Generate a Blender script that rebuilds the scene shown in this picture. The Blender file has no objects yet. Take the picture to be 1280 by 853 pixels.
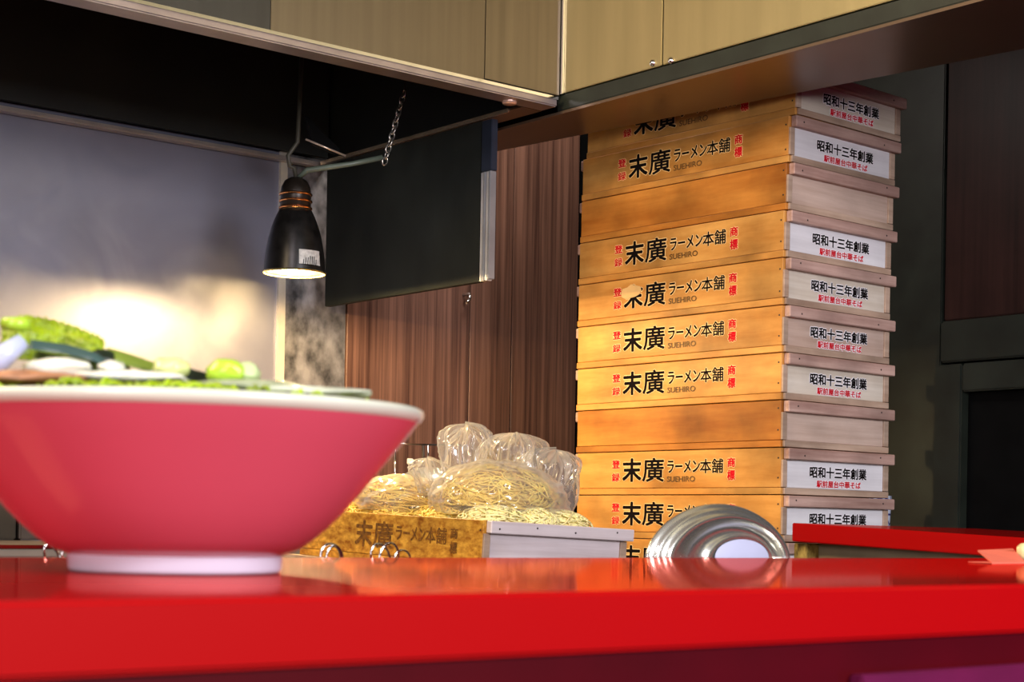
import bpy, bmesh, math, random
from mathutils import Vector, Matrix, noise
random.seed(7)
C = bpy.context.scene.collection
S = bpy.context.scene
PI = math.pi
R_ = math.radians

# ------------------------------------------------------------------ camera
F_PX, YH, RHO, TH = 2100.0, 655.0, R_(1.0), R_(50.5)
CAM = Vector((0, 0, 0.0245))
FW = Vector((math.cos(TH), math.sin(TH), 0))
RT = Vector((math.sin(TH), -math.cos(TH), 0))
UP = Vector((0, 0, 1))
cd = bpy.data.cameras.new('camera')
cam = bpy.data.objects.new('camera', cd)
C.objects.link(cam)
S.camera = cam
cr = RT * math.cos(RHO) + UP * math.sin(RHO)
cu = -RT * math.sin(RHO) + UP * math.cos(RHO)
m = Matrix.Identity(4)
for i in range(3):
    m[i][0], m[i][1], m[i][2], m[i][3] = cr[i], cu[i], -FW[i], CAM[i]
cam.matrix_world = m
cd.sensor_width = 36
cd.lens = F_PX / 1280 * 36
cd.shift_y = (YH - 426.5) / 1280
cd.clip_start = 0.02
cd.dof.use_dof = True
cd.dof.focus_distance = 2.45
cd.dof.aperture_fstop = 20

# ------------------------------------------------------------------ world and lights
S.view_settings.view_transform = 'Standard'
S.view_settings.look = 'None'
S.view_settings.gamma = 1.0
S.view_settings.exposure = 0.35
S.view_settings.use_curve_mapping = False
S.cycles.use_denoising = True
S.cycles.max_bounces = 8
S.cycles.transparent_max_bounces = 24
S.cycles.volume_bounces = 1
S.cycles.caustics_reflective = False
S.cycles.caustics_refractive = False
w = bpy.data.worlds.new('world')
S.world = w
w.use_nodes = True
w.node_tree.nodes['Background'].inputs[0].default_value = (.5, .55, .65, 1)
w.node_tree.nodes['Background'].inputs[1].default_value = 0.05


def area(name, loc, target, size, power, col, size_y=None):
    d = bpy.data.lights.new(name, 'AREA')
    d.energy = power
    d.color = col
    d.size = size
    if size_y:
        d.shape = 'RECTANGLE'
        d.size_y = size_y
    o = bpy.data.objects.new(name, d)
    C.objects.link(o)
    o.location = loc
    o.rotation_euler = (Vector(target) - Vector(loc)).to_track_quat('-Z', 'Y').to_euler()
    return o


# customers' side: warm ceiling lamp on the left, low white light behind the camera
area('warm_ceiling_light', (-0.35, 1.45, 1.15), (1.9, 1.8, .2), 0.5, 24, (1.0, .76, .46))
area('low_white_light', (0.75, -1.3, .75), (1.95, 1.7, .2), 0.8, 52, (.95, .93, 1.0))
area('bowl_top_fill_light', (-.6, 0.0, 1.4), (0.3, .6, 0), 0.6, 16, (1.0, .88, .92))  # added from above to brighten the bowl and counter top
area('left_fill_light', (-1.25, -.35, .35), (.08, .62, .05), .7, 15, (1.0, .95, .97))  # added fill from the left front to lighten the bowl
area('magenta_fill_light', (1.3, -.25, -.25), (1.0, .45, -.06), .25, .35, (.75, .1, 1.0))  # added to tint the right part of the fascia purple
area('kitchen_light', (1.86, 2.12, 1.05), (2.0, 2.5, .35), .25, 3.6, (1.0, .92, .86))


# ------------------------------------------------------------------ helpers
def ray(x, y):
    u = (x - 640) / F_PX
    v = (YH - y) / F_PX
    c, s = math.cos(RHO), math.sin(RHO)
    return RT * (u * c - v * s) + FW + UP * (u * s + v * c)


def P(x, y, X=None, Y=None, Z=None, D=None):
    d = ray(x, y)
    if X is not None:
        t = (X - CAM.x) / d.x
    elif Y is not None:
        t = (Y - CAM.y) / d.y
    elif Z is not None:
        t = (Z - CAM.z) / d.z
    else:
        t = D
    return CAM + d * t


def nt(name):
    m = bpy.data.materials.new(name)
    m.use_nodes = True
    t = m.node_tree
    return m, t.nodes, t.links, t.nodes['Principled BSDF']


def hexc(r, g, b):
    f = lambda c: ((c / 255 + .055) / 1.055) ** 2.4 if c > 10 else c / 255 / 12.92
    return (f(r), f(g), f(b), 1)


def mat(name, col, rough=.5, metal=0, vary=.15, scale=(20, 20, 20), bump=0, coat=0, spec=.5, detail=6, trans=0, emit=0, sss=0):
    """noise-varied principled material in object space"""
    m, n, l, b = nt(name)
    col = Vector(col[:3])
    tc = n.new('ShaderNodeTexCoord')
    mp = n.new('ShaderNodeMapping')
    mp.inputs['Scale'].default_value = scale
    l.new(tc.outputs['Object'], mp.inputs['Vector'])
    no = n.new('ShaderNodeTexNoise')
    no.inputs['Detail'].default_value = detail
    no.inputs['Scale'].default_value = 1
    l.new(mp.outputs[0], no.inputs['Vector'])
    cr = n.new('ShaderNodeValToRGB')
    cr.color_ramp.elements[0].position = .3
    cr.color_ramp.elements[1].position = .7
    cr.color_ramp.elements[0].color = (*[max(0, c * (1 - vary)) for c in col], 1)
    cr.color_ramp.elements[1].color = (*[min(1, c * (1 + vary)) for c in col], 1)
    l.new(no.outputs[0], cr.inputs[0])
    l.new(cr.outputs[0], b.inputs['Base Color'])
    b.inputs['Roughness'].default_value = rough
    b.inputs['Metallic'].default_value = metal
    b.inputs['Coat Weight'].default_value = coat
    b.inputs['Coat Roughness'].default_value = .05
    b.inputs['Specular IOR Level'].default_value = spec
    b.inputs['Transmission Weight'].default_value = trans
    if sss:
        b.inputs['Subsurface Weight'].default_value = sss
        b.inputs['Subsurface Radius'].default_value = (.01, .006, .003)
    if emit:
        b.inputs['Emission Color'].default_value = (*col, 1)
        b.inputs['Emission Strength'].default_value = emit
    if bump:
        bp = n.new('ShaderNodeBump')
        bp.inputs['Strength'].default_value = bump
        bp.inputs['Distance'].default_value = .002
        l.new(no.outputs[0], bp.inputs['Height'])
        l.new(bp.outputs[0], b.inputs['Normal'])
    return m


def wood(name, c1, c2, scale, rough=.55, stain=.3, bump=.15, coat=0, stain_scale=9, per_obj=0):
    """two-tone grain stretched along one axis, plus blotchy age stains"""
    m, n, l, b = nt(name)
    tc = n.new('ShaderNodeTexCoord')
    mp = n.new('ShaderNodeMapping')
    mp.inputs['Scale'].default_value = scale
    oi = n.new('ShaderNodeObjectInfo')
    add = n.new('ShaderNodeVectorMath')
    add.operation = 'MULTIPLY_ADD'
    l.new(oi.outputs['Random'], add.inputs[0])
    add.inputs[1].default_value = (7, 13, 5)
    l.new(tc.outputs['Object'], add.inputs[2])
    l.new(add.outputs[0], mp.inputs['Vector'])
    no = n.new('ShaderNodeTexNoise')
    no.inputs['Scale'].default_value = 1
    no.inputs['Detail'].default_value = 7
    no.inputs['Roughness'].default_value = .65
    l.new(mp.outputs[0], no.inputs['Vector'])
    cr = n.new('ShaderNodeValToRGB')
    cr.color_ramp.elements[0].position = .32
    cr.color_ramp.elements[1].position = .66
    cr.color_ramp.elements[0].color = c1
    cr.color_ramp.elements[1].color = c2
    l.new(no.outputs[0], cr.inputs[0])
    ns = n.new('ShaderNodeTexNoise')
    ns.inputs['Scale'].default_value = stain_scale
    ns.inputs['Detail'].default_value = 5
    l.new(add.outputs[0], ns.inputs['Vector'])
    sr = n.new('ShaderNodeMapRange')
    sr.inputs[1].default_value = .4
    sr.inputs[2].default_value = .7
    sr.inputs[3].default_value = 1
    sr.inputs[4].default_value = 1 - stain
    l.new(ns.outputs[0], sr.inputs[0])
    mx = n.new('ShaderNodeMix')
    mx.data_type = 'RGBA'
    mx.blend_type = 'MULTIPLY'
    mx.inputs[0].default_value = 1
    l.new(cr.outputs[0], mx.inputs[6])
    l.new(sr.outputs[0], mx.inputs[7])
    l.new(mx.outputs[2], b.inputs['Base Color'])
    b.inputs['Roughness'].default_value = rough
    b.inputs['Coat Weight'].default_value = coat
    b.inputs['Coat Roughness'].default_value = .2
    b.inputs['Specular IOR Level'].default_value = .25
    bp = n.new('ShaderNodeBump')
    bp.inputs['Strength'].default_value = bump
    bp.inputs['Distance'].default_value = .001
    l.new(no.outputs[0], bp.inputs['Height'])
    l.new(bp.outputs[0], b.inputs['Normal'])
    return m


def box(bm, x0, x1, y0, y1, z0, z1):
    vs = [bm.verts.new(p) for p in ((x0, y0, z0), (x1, y0, z0), (x1, y1, z0), (x0, y1, z0), (x0, y0, z1), (x1, y0, z1), (x1, y1, z1), (x0, y1, z1))]
    for f in ((0, 3, 2, 1), (4, 5, 6, 7), (0, 1, 5, 4), (1, 2, 6, 5), (2, 3, 7, 6), (3, 0, 4, 7)):
        bm.faces.new([vs[i] for i in f])
    return vs


def hexa(bm, pts):
    vs = [bm.verts.new(p) for p in pts]
    for f in ((0, 3, 2, 1), (4, 5, 6, 7), (0, 1, 5, 4), (1, 2, 6, 5), (2, 3, 7, 6), (3, 0, 4, 7)):
        bm.faces.new([vs[i] for i in f])


def tube(bm, pts, r, sides=6, closed=False, cap=True):
    pts = [Vector(p) for p in pts]
    n = len(pts)
    rings = []
    prev = None
    for i, p in enumerate(pts):
        if closed:
            t = pts[(i + 1) % n] - pts[i - 1]
        else:
            t = pts[min(i + 1, n - 1)] - pts[max(i - 1, 0)]
        t = t.normalized() if t.length > 1e-9 else Vector((0, 0, 1))
        if prev is None:
            a = t.cross(Vector((0, 0, 1)))
            if a.length < .1:
                a = t.cross(Vector((1, 0, 0)))
        else:
            a = prev - t * prev.dot(t)
        a.normalize()
        prev = a
        b = t.cross(a)
        rr = r[i] if isinstance(r, (list, tuple)) else r
        rings.append([bm.verts.new(p + (a * math.cos(2 * PI * k / sides) + b * math.sin(2 * PI * k / sides)) * rr) for k in range(sides)])
    for i in range(n if closed else n - 1):
        A, B = rings[i], rings[(i + 1) % n]
        for k in range(sides):
            bm.faces.new((A[k], A[(k + 1) % sides], B[(k + 1) % sides], B[k]))
    if cap and not closed:
        bm.faces.new(rings[0][::-1])
        bm.faces.new(rings[-1])


def lathe(bm, prof, n=64, c=(0, 0, 0), cap0=False, cap1=False):
    rings = []
    for r, z in prof:
        rings.append([bm.verts.new((c[0] + r * math.cos(2 * PI * k / n), c[1] + r * math.sin(2 * PI * k / n), c[2] + z)) for k in range(n)])
    for A, B in zip(rings, rings[1:]):
        for k in range(n):
            bm.faces.new((A[k], A[(k + 1) % n], B[(k + 1) % n], B[k]))
    if cap0:
        bm.faces.new(rings[0][::-1])
    if cap1:
        bm.faces.new(rings[-1])


def mesh(name, bm, m=None, parent=None, smooth=False, bevel=0, seg=2):
    if bevel:
        bmesh.ops.bevel(bm, geom=list(bm.edges), offset=bevel, segments=seg, affect='EDGES', clamp_overlap=True)
    bmesh.ops.recalc_face_normals(bm, faces=bm.faces)
    me = bpy.data.meshes.new(name)
    bm.to_mesh(me)
    bm.free()
    if m:
        me.materials.append(m)
    if smooth:
        for p in me.polygons:
            p.use_smooth = True
    o = bpy.data.objects.new(name, me)
    C.objects.link(o)
    if parent:
        o.parent = parent
    return o


def tag(o, label, cat, group=None, kind=None):
    o['label'] = label
    o['category'] = cat
    if group:
        o['group'] = group
    if kind:
        o['kind'] = kind
    return o


def empty(name, loc=(0, 0, 0), rot=(0, 0, 0)):
    o = bpy.data.objects.new(name, None)
    C.objects.link(o)
    o.location = loc
    o.rotation_euler = rot
    o.empty_display_size = .02
    return o


def bx(name, dims, m, parent=None, bevel=0, seg=2):
    b = bmesh.new()
    box(b, *dims)
    return mesh(name, b, m, parent, bevel=bevel, seg=seg)


def struct(o):
    o['kind'] = 'structure'
    return o


def copy_tree(o, parent=None):
    c = o.copy()
    C.objects.link(c)
    c.parent = parent
    for ch in list(o.children):
        copy_tree(ch, c)
    return c


# ------------------------------------------------------------------ materials
def lacquer():
    """red lacquer whose clear layer is itself tinted, so reflections come out pinkish"""
    m, n, l, b = nt('red_lacquer_tinted')
    b.inputs['Base Color'].default_value = hexc(164, 0, 2)
    b.inputs['Roughness'].default_value = .5
    b.inputs['Specular IOR Level'].default_value = .1
    g = n.new('ShaderNodeBsdfGlossy')
    g.inputs['Color'].default_value = (1, .30, .26, 1)
    g.inputs['Roughness'].default_value = .05
    fr = n.new('ShaderNodeFresnel')
    fr.inputs[0].default_value = 1.42
    mu = n.new('ShaderNodeMath')
    mu.operation = 'MULTIPLY'
    mu.inputs[1].default_value = .74
    l.new(fr.outputs[0], mu.inputs[0])
    mx = n.new('ShaderNodeMixShader')
    l.new(mu.outputs[0], mx.inputs[0])
    l.new(b.outputs[0], mx.inputs[1])
    l.new(g.outputs[0], mx.inputs[2])
    l.new(mx.outputs[0], n['Material Output'].inputs[0])
    return m


M = {}
M['red'] = mat('red_lacquer', hexc(222, 0, 2), rough=.07, vary=.04, coat=.6, scale=(6, 6, 6))
M['red'] = lacquer()
M['red_edge'] = M['red']
M['fascia'] = mat('dark_red_fascia', hexc(70, 0, 8), spec=.1, rough=.5, vary=.1)
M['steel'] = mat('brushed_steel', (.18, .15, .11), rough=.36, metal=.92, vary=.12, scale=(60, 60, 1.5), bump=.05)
M['gold'] = mat('golden_brushed_steel', (.56, .48, .26), rough=.38, metal=.9, vary=.10, scale=(22, 22, 2), bump=.05)
M['steel_dim'] = mat('dim_reflection_steel', (.07, .07, .072), rough=.34, metal=.9, vary=.1, scale=(60, 60, 1.5))  # darker copy for the hood's left part: dim reflection put into the colour
M['steel_dark'] = mat('dull_grey_steel', (.30, .29, .28), rough=.34, metal=.85, vary=.15, scale=(3, 60, 60))
M['wall_steel'] = mat('wall_steel_sheet', (.22, .22, .28), rough=.45, metal=.5, vary=.14, scale=(5, 5, 5))
M['blotch'] = mat('mist_mottled_steel', (.22, .21, .21), rough=.4, metal=.5, vary=.75, scale=(40, 40, 30), bump=.5, detail=10)
M['chrome'] = mat('chrome', (.85, .84, .82), rough=.08, metal=1, vary=.02)
M['hood_in'] = mat('dark_hood_inside', (.012, .013, .010), rough=.55, vary=.4, scale=(8, 8, 8))  # near-black, unevenly toned inner faces of the hood
M['dark_green'] = mat('dark_green_grey_paint', (.017, .022, .016), rough=.42, vary=.4, scale=(14, 14, 14))
M['soffit'] = mat('smooth_brown_soffit', (.17, .115, .075), rough=.3, vary=.12, metal=.5, scale=(5, 5, 5))
M['black'] = mat('plain_black', (.003, .003, .003), spec=.1, rough=.6, vary=.3)
M['panel_dark'] = mat('dark_screen_panel', (.020, .023, .020), spec=.15, rough=.6, vary=.5, scale=(7, 7, 4))
M['wallwood'] = wood('brown_laminate', hexc(66, 42, 34), hexc(134, 96, 79), (95, 95, 1.6), stain=.2, rough=.4, stain_scale=4)
M['doorwood'] = wood('dark_laminate', hexc(44, 25, 22), hexc(62, 37, 33), (70, 70, 1.6), stain=.3, rough=.4)
M['crate'] = wood('orange_crate_wood', hexc(192, 124, 50), hexc(230, 172, 92), (60, 3, 25), stain=.5, rough=.5)
M['crate_dark'] = wood('deep_orange_crate_wood', hexc(168, 96, 30), hexc(212, 142, 62), (60, 3, 25), stain=.5, rough=.5)
M['batten'] = wood('pinkish_batten_wood', hexc(162, 124, 112), hexc(208, 174, 160), (4, 60, 60), stain=.35)
M['end_plain'] = wood('bare_end_wood', hexc(186, 158, 140), hexc(216, 192, 176), (3, 60, 60), stain=.25)
M['end_white'] = wood('whitened_end_panel', hexc(222, 218, 220), hexc(242, 240, 242), (3, 60, 60), stain=.12)
M['end_cream'] = wood('cream_end_panel', hexc(206, 192, 172), hexc(232, 222, 206), (3, 60, 60), stain=.22)
M['strip'] = wood('end_strip_wood', hexc(170, 140, 118), hexc(206, 180, 158), (4, 60, 60), stain=.4)
M['ink'] = mat('black_ink', (.006, .004, .004), spec=.05, rough=.8, vary=.3)
M['redink'] = mat('red_ink', hexc(205, 14, 34), spec=.08, rough=.8, vary=.15)
M['dimink'] = mat('thin_brown_ink', hexc(90, 60, 20), rough=.6, vary=.2)
M['halo'] = mat('pale_sticker_film', hexc(248, 244, 246), rough=.5, vary=.03)
M['halo_w'] = mat('warm_sticker_film', hexc(246, 206, 140), rough=.5, vary=.05)
M['nail'] = mat('nail', (.03, .02, .015), rough=.5, metal=.4)
M['noodle'] = mat('raw_noodle', hexc(255, 218, 112), rough=.45, vary=.14, scale=(30, 30, 30), sss=.15)
M['noodle2'] = mat('pale_noodle', hexc(250, 236, 172), rough=.45, vary=.1, scale=(30, 30, 30), sss=.15)


def plastic():
    m, n, l, b = nt('clear_plastic_film')
    out = n['Material Output']
    tr = n.new('ShaderNodeBsdfTransparent')
    gl = n.new('ShaderNodeBsdfGlossy')
    gl.inputs['Roughness'].default_value = .12
    df = n.new('ShaderNodeBsdfTranslucent')
    df.inputs[0].default_value = (.95, .93, .88, 1)
    d2 = n.new('ShaderNodeBsdfDiffuse')
    d2.inputs[0].default_value = (.95, .93, .88, 1)
    lw = n.new('ShaderNodeLayerWeight')
    lw.inputs[0].default_value = .42
    a = n.new('ShaderNodeMixShader')
    l.new(lw.outputs['Facing'], a.inputs[0])
    md = n.new('ShaderNodeMixShader')
    md.inputs[0].default_value = .5
    l.new(df.outputs[0], md.inputs[1])
    l.new(d2.outputs[0], md.inputs[2])
    mg = n.new('ShaderNodeMixShader')
    mg.inputs[0].default_value = .4
    l.new(md.outputs[0], mg.inputs[1])
    l.new(gl.outputs[0], mg.inputs[2])
    l.new(tr.outputs[0], a.inputs[1])
    l.new(mg.outputs[0], a.inputs[2])
    ma = n.new('ShaderNodeMixShader')
    ma.inputs[0].default_value = .16
    l.new(a.outputs[0], ma.inputs[1])
    l.new(mg.outputs[0], ma.inputs[2])
    l.new(ma.outputs[0], out.inputs[0])
    return m


M['film'] = plastic()

# ------------------------------------------------------------------ setting
FL = -0.95
CE = 1.75
XR = 2.6      # right-hand wall
YB = 2.5      # back wall
struct(bx('floor', (-2.6, 3.4, -2.6, 3.4, FL - .05, FL), mat('dark_floor', (.05, .045, .04), rough=.5)))
struct(bx('ceiling', (-2.6, 3.4, -2.6, 3.4, CE, CE + .05), mat('ceiling_paint', (.16, .14, .12), rough=.8)))
struct(bx('wall_left', (-2.65, -2.6, -2.6, 3.4, FL, CE), mat('left_wall_paint', (.17, .14, .11), rough=.8)))
struct(bx('wall_front', (-2.6, 3.4, -2.65, -2.6, FL, CE), mat('front_wall_paint', (.20, .17, .16), rough=.8)))
# back wall: steel sheet under the hood, then laminate boards
xs = P(349, 480, Y=YB).x
xb = P(432, 480, Y=YB).x
xw = P(722, 400, Y=YB).x  # boards end here; bare black wall past them stands for the stack's shadow
wb = struct(bx('wall_back', (-2.6, 3.4, YB + .02, YB + .06, FL, CE), M['black']))
zt = .66
b = bx('steel_sheet', (-1.2, xs - .008, YB, YB + .02, -.3, zt), M['wall_steel'], wb)
b = bx('corner_trim', (xs - .008, xs + .006, YB - .006, YB + .02, -.3, zt), mat('trim_warm', (.75, .68, .55), rough=.35, metal=.5), wb)
b = bx('misty_steel_sheet', (xs + .006, xb, YB + .004, YB + .02, -.3, zt), M['blotch'], wb)  # mist before this sheet is painted as mottling in its colour
cuts = [xb, P(586, 480, Y=YB).x, P(608, 480, Y=YB).x + .06, xw]
for a, c in zip(cuts, cuts[1:]):
    bx('wood_board', (a + .0012, c - .0012, YB, YB + .02, -.3, 1.2), M['wallwood'], wb, bevel=.0012, seg=1)
hk = bmesh.new()
q = P(583, 372, Y=YB - .01)
tube(hk, [q + Vector((0, .01, .006)), q + Vector((.004, -.006, .006)), q + Vector((.002, -.008, -.002)), q + Vector((-.004, -.006, -.01)), q + Vector((-.003, -.004, -.014))], .003, 6)
o = mesh('wall_hook', hk, M['chrome'], smooth=True)
tag(o, 'small bright hook screwed to the brown wood wall beside the dark panel', 'hook')

# right-hand wall: pillar, dark wood leaf, rail, frame and black doorway
wr = struct(bx('wall_right', (XR + .03, XR + .08, -2.6, 3.4, FL, CE), M['black']))


def rz(x, y):
    q = P(x, y, X=XR)
    return q.y, q.z


yp1 = rz(1178, 300)[0]
yf = rz(1166, 560)[0]
yo = rz(1201, 560)[0]
bx('pillar_board', (XR, XR + .03, yp1, 2.5, -.9, 1.3), M['dark_green'], wr, bevel=.002)
zr1, zr0 = rz(1230, 396)[1], rz(1230, 450)[1]
bx('wood_leaf', (XR + .006, XR + .03, .9, yp1 - .002, zr1, 1.3), M['doorwood'], wr, bevel=.002)
bx('cross_rail', (XR - .004, XR + .03, .9, yp1 - .002, zr0, zr1 - .002), M['dark_green'], wr, bevel=.003)
dr = struct(empty('door_1', (XR, 1.5, 0)))
zd = rz(1240, 488)[1]
bx('door_frame', (-.002, .03, yo - 1.5, yf - 1.5, -.9, zr0 - .004), M['dark_green'], dr, bevel=.003)
bx('door_frame', (-.002, .03, .8 - 1.5, yo - 1.5 - .0005, zd, zr0 - .004), M['dark_green'], dr, bevel=.003)
bx('door_leaf', (.02, .03, .8 - 1.5, yo - 1.5 - .001, -.9, zd - .001), M['black'], dr)

# ------------------------------------------------------------------ hood on the left, canopy on the right
HZ = .645
XC = P(704, 120, D=2.5).x
YC = P(690, 133, Z=HZ).y
YF = YB - .004
hood = tag(empty('exhaust_hood', (0, YC, HZ)), 'steel exhaust hood over the kitchen with dark open underside and pale lower lip', 'hood')


def hb(name, x0, x1, y0, y1, z0, z1, m_, bevel=0):
    return bx(name, (x0, x1, y0 - YC, y1 - YC, z0 - HZ, z1 - HZ), m_, hood, bevel=bevel)


XL = -.9
seamx = P(606, 60, Y=YC).x
tone_x = P(338, 30, Y=YC).x
hb('front_panel', XL, tone_x - .0005, YC, YC + .015, HZ + .014, 1.5, M['steel_dim'])
hb('front_panel', tone_x + .0005, seamx - .0005, YC, YC + .015, HZ + .014, 1.5, M['steel'])
hb('front_panel', seamx + .0005, XC - .004, YC - .001, YC + .015, HZ + .018, 1.5, M['steel'])
hb('lower_lip', XL, XC - .012, YC - .006, YC + .03, HZ - .001, HZ + .011, mat('pale_lip', (.36, .30, .29), rough=.3, metal=.6), .002)
hb('lip_edge', XL, XC - .012, YC - .008, YC - .0055, HZ + .009, HZ + .0135, M['chrome'])
hb('back_rail', XL, XC - .03, YF - .02, YF, HZ - .004, HZ + .004, mat('rail_metal', (.6, .52, .46), rough=.3, metal=.7), .002)
hb('side_rail', XC - .05, XC - .012, YC + .0305, YF - .0305, HZ - .001, HZ + .002, M['soffit'])
hb('side_rail_edge', XC - .053, XC - .0505, YC + .06, YF - .031, HZ - .004, HZ + .002, mat('rail_edge', (.8, .62, .42), rough=.25, metal=.8))
hb('inner_side', XC - .02, XC - .015, YC + .016, YF, HZ + .003, 1.3, M['hood_in'])
hb('inner_back', XL, XC - .03, YF - .02, YF - .01, HZ + .013, 1.3, M['hood_in'])
hb('inner_top', XL, XC - .03, YC + .016, YF, 1.3, 1.32, M['hood_in'])
hb('inner_front', XL, XC - .03, YC + .016, YC + .02, HZ + .012, 1.3, M['hood_in'])
hb('inner_end', XL, XL + .02, YC + .016, YF, HZ + .012, 1.3, M['hood_in'])
# small round magnet under the lip
mg = bmesh.new()
lathe(mg, [(0.0001, -.003), (.010, -.003), (.011, 0), (.011, .003)], 24, (P(637, 126, Z=HZ).x, P(637, 126, Z=HZ).y - YC, -.002))
mesh('lip_stud', mg, mat('stud', (.75, .5, .4), rough=.3, metal=.5), hood, smooth=True)

# canopy along the second counter leg
ZT = P(700, 139, X=XC).z
ZP = P(704, 118, X=XC).z
canopy = tag(empty('wall_canopy', (XC, 1.5, ZT)), 'long canopy clad in golden brushed steel panels with dark green trim below', 'canopy')


def cb(name, x0, x1, y0, y1, z0, z1, m_, bevel=0):
    return bx(name, (x0 - XC, x1 - XC, y0 - 1.5, y1 - 1.5, z0 - ZT, z1 - ZT), m_, canopy, bevel=bevel)


yseam = P(828, 50, X=XC).y
XS = P(1000, 112, Z=ZT).x
cb('panel', XC, XC + .01, yseam + .0012, YC - .002, ZP + .002, 1.5, M['gold'], .0008)
cb('panel', XC, XC + .01, -.6, yseam - .0012, ZP + .002, 1.5, M['gold'], .0008)
cb('corner_post', XC - .0035, XC - .0005, YC - .006, YC - .0025, ZP, 1.5, M['chrome'])
cb('trim_board', XC + .001, XC + .012, -.6, YC + .01, ZT + .0005, ZP, M['dark_green'], .001)
sa, sb = P(622, 186, Z=ZT), P(1010, 110, Z=ZT)
sa, sb = sb + (sa - sb) * ((YC + .32 - sb.y) / (sa.y - sb.y)), sb + (sa - sb) * ((-.6 - sb.y) / (sa.y - sb.y))
b = bmesh.new()
hexa(b, [(.0015, -2.1, -.004), (sb.x - XC, -2.1, -.004), (sa.x - XC, YC - 1.18, -.004), (.0015, YC - 1.18, -.004), (.0015, -2.1, 0), (sb.x - XC, -2.1, 0), (sa.x - XC, YC - 1.18, 0), (.0015, YC - 1.18, 0)])
mesh('soffit_board', b, M['soffit'], canopy)
XS = min(sa.x, sb.x)
cb('back_board', XS - .012, XS - .001, -.6, YC + .32, ZT + .001, 1.5, M['black'])
for px, py in ((816, 79), (839, 76)):
    s = bmesh.new()
    q = P(px, py, X=XC)
    lathe(s, [(.0001, .004), (.003, .0035), (.005, .001), (.005, 0)], 16)
    so = mesh('screw', s, M['chrome'], canopy, smooth=True)
    so.rotation_euler = (0, -PI / 2, 0)
    so.location = (q.x - XC - .0002, q.y - 1.5, q.z - ZT)

# ------------------------------------------------------------------ dark hanging screen under the hood's side
XS0 = XC - .045
y0 = P(601, 250, X=XS0).y
y1 = P(398, 300, X=XS0).y
y1 = min(y1, YF - .04)
zb = P(600, 352, X=XS0).z
scr = tag(empty('hanging_screen', (XS0, y0, zb)), 'dark greenish screen panel hanging below the hood, ribbed metal edge', 'panel')
bx('panel', (0, .012, 0.001, y1 - y0, 0, HZ - zb - .003), M['panel_dark'], scr, bevel=.001)
yr0 = P(614, 250, X=XS0).y - y0
zr = P(607, 215, X=XS0).z - zb
for k in range(4):
    w_ = (-yr0) / 4
    bx('edge_rail', (-.002 + .001 * (k % 2), .010, yr0 + k * w_ + .0006, yr0 + (k + 1) * w_ - .0006, 0 if k else .002, zr), mat('rail%d' % k, (.62, .62, .62) if k % 2 else (.3, .31, .33), rough=.4, metal=.4), scr, bevel=.0008)
bx('edge_cap', (-.001, .011, yr0, -.0006, zr + .001, HZ - zb - .004), mat('blue_dark_cap', (.035, .045, .07), rough=.35, metal=.4), scr, bevel=.001)

# ------------------------------------------------------------------ the red counters
YN, YFAR = .448, .908
YN = P(640, 741, Z=0).y
YFAR = P(640, 697.5, Z=0).y
TK = .0232
ctr = tag(empty('red_counter', (0, YN, 0)), 'glossy red lacquered counter across the foreground carrying the ramen bowl', 'counter')
bx('counter_top', (-1.6, 1.60, 0, YFAR - YN, -TK, 0), M['red'], ctr, bevel=.0016, seg=3)
bx('fascia', (-1.6, 1.60, .0035, .04, -.5, -TK - .0003), M['fascia'], ctr)
x = P(1078, 838, Y=YN - .004).x
z = P(1180, 838, Y=YN - .004).z
bx('lower_ledge', (x, 1.6, -.004, .0033, z - .05, z), mat('mauve_ledge', hexc(92, 10, 52), rough=.4), ctr, bevel=.001)
bx('support', (-1.5, -1.4, .08, .4, FL, -TK - .0003), M['black'], ctr)
bx('support', (1.3, 1.4, .08, .4, FL, -TK - .0003), M['black'], ctr)

XK = 1.455
tl, tr_ = P(990, 654, X=XK), P(1222, 669, X=XK)
bl, br = P(990, 677, X=XK), P(1222, 694.3, X=XK)
kl, kr = P(1122, 655.5, X=1.80), P(1280, 664.5, X=1.80)


def ext(a, c, y):
    t = (y - a.y) / (c.y - a.y)
    return a + (c - a) * t


ya, yb_ = tl.y, YFAR + .012
c2 = tag(empty('side_counter', (XK, 1.1, 0)), 'bright red raised counter board at the right, left of the dark doorway', 'counter')
b = bmesh.new()
o_ = Vector((XK, 1.1, 0))
A, B = ext(tl, tr_, ya), ext(tl, tr_, yb_)
A2, B2 = ext(bl, br, ya), ext(bl, br, yb_)
K, L_ = ext(kl, kr, ya), ext(kl, kr, yb_)
hexa(b, [B2 - o_, L_ - Vector((0, 0, .024)) - o_, K - Vector((0, 0, .024)) - o_, A2 - o_, B - o_, L_ - o_, K - o_, A - o_])
mesh('counter_board', b, M['red'], c2, bevel=.001)
q0, q1 = P(992, 690, X=XK + .01), P(1008, 690, X=XK + .01)
bx('post', (.010, .05, q1.y - 1.1, q0.y - 1.1, -.2, bl.z - .002), wood('mottled_gold_post', hexc(70, 50, 10), hexc(230, 200, 110), (90, 90, 40), stain=.6), c2, bevel=.001)
b = bmesh.new()
g0, g1 = B2.z - .001, A2.z - .002
hexa(b, [(.03, yb_ - 1.1, -.2), (.045, yb_ - 1.1, -.2), (.045, q1.y - 1.101, -.2), (.03, q1.y - 1.101, -.2), (.03, yb_ - 1.1, g0), (.045, yb_ - 1.1, g0), (.045, q1.y - 1.101, g1), (.03, q1.y - 1.101, g1)])
mesh('skirt_board', b, mat('beige_skirt', hexc(176, 160, 128), rough=.6), c2)

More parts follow.
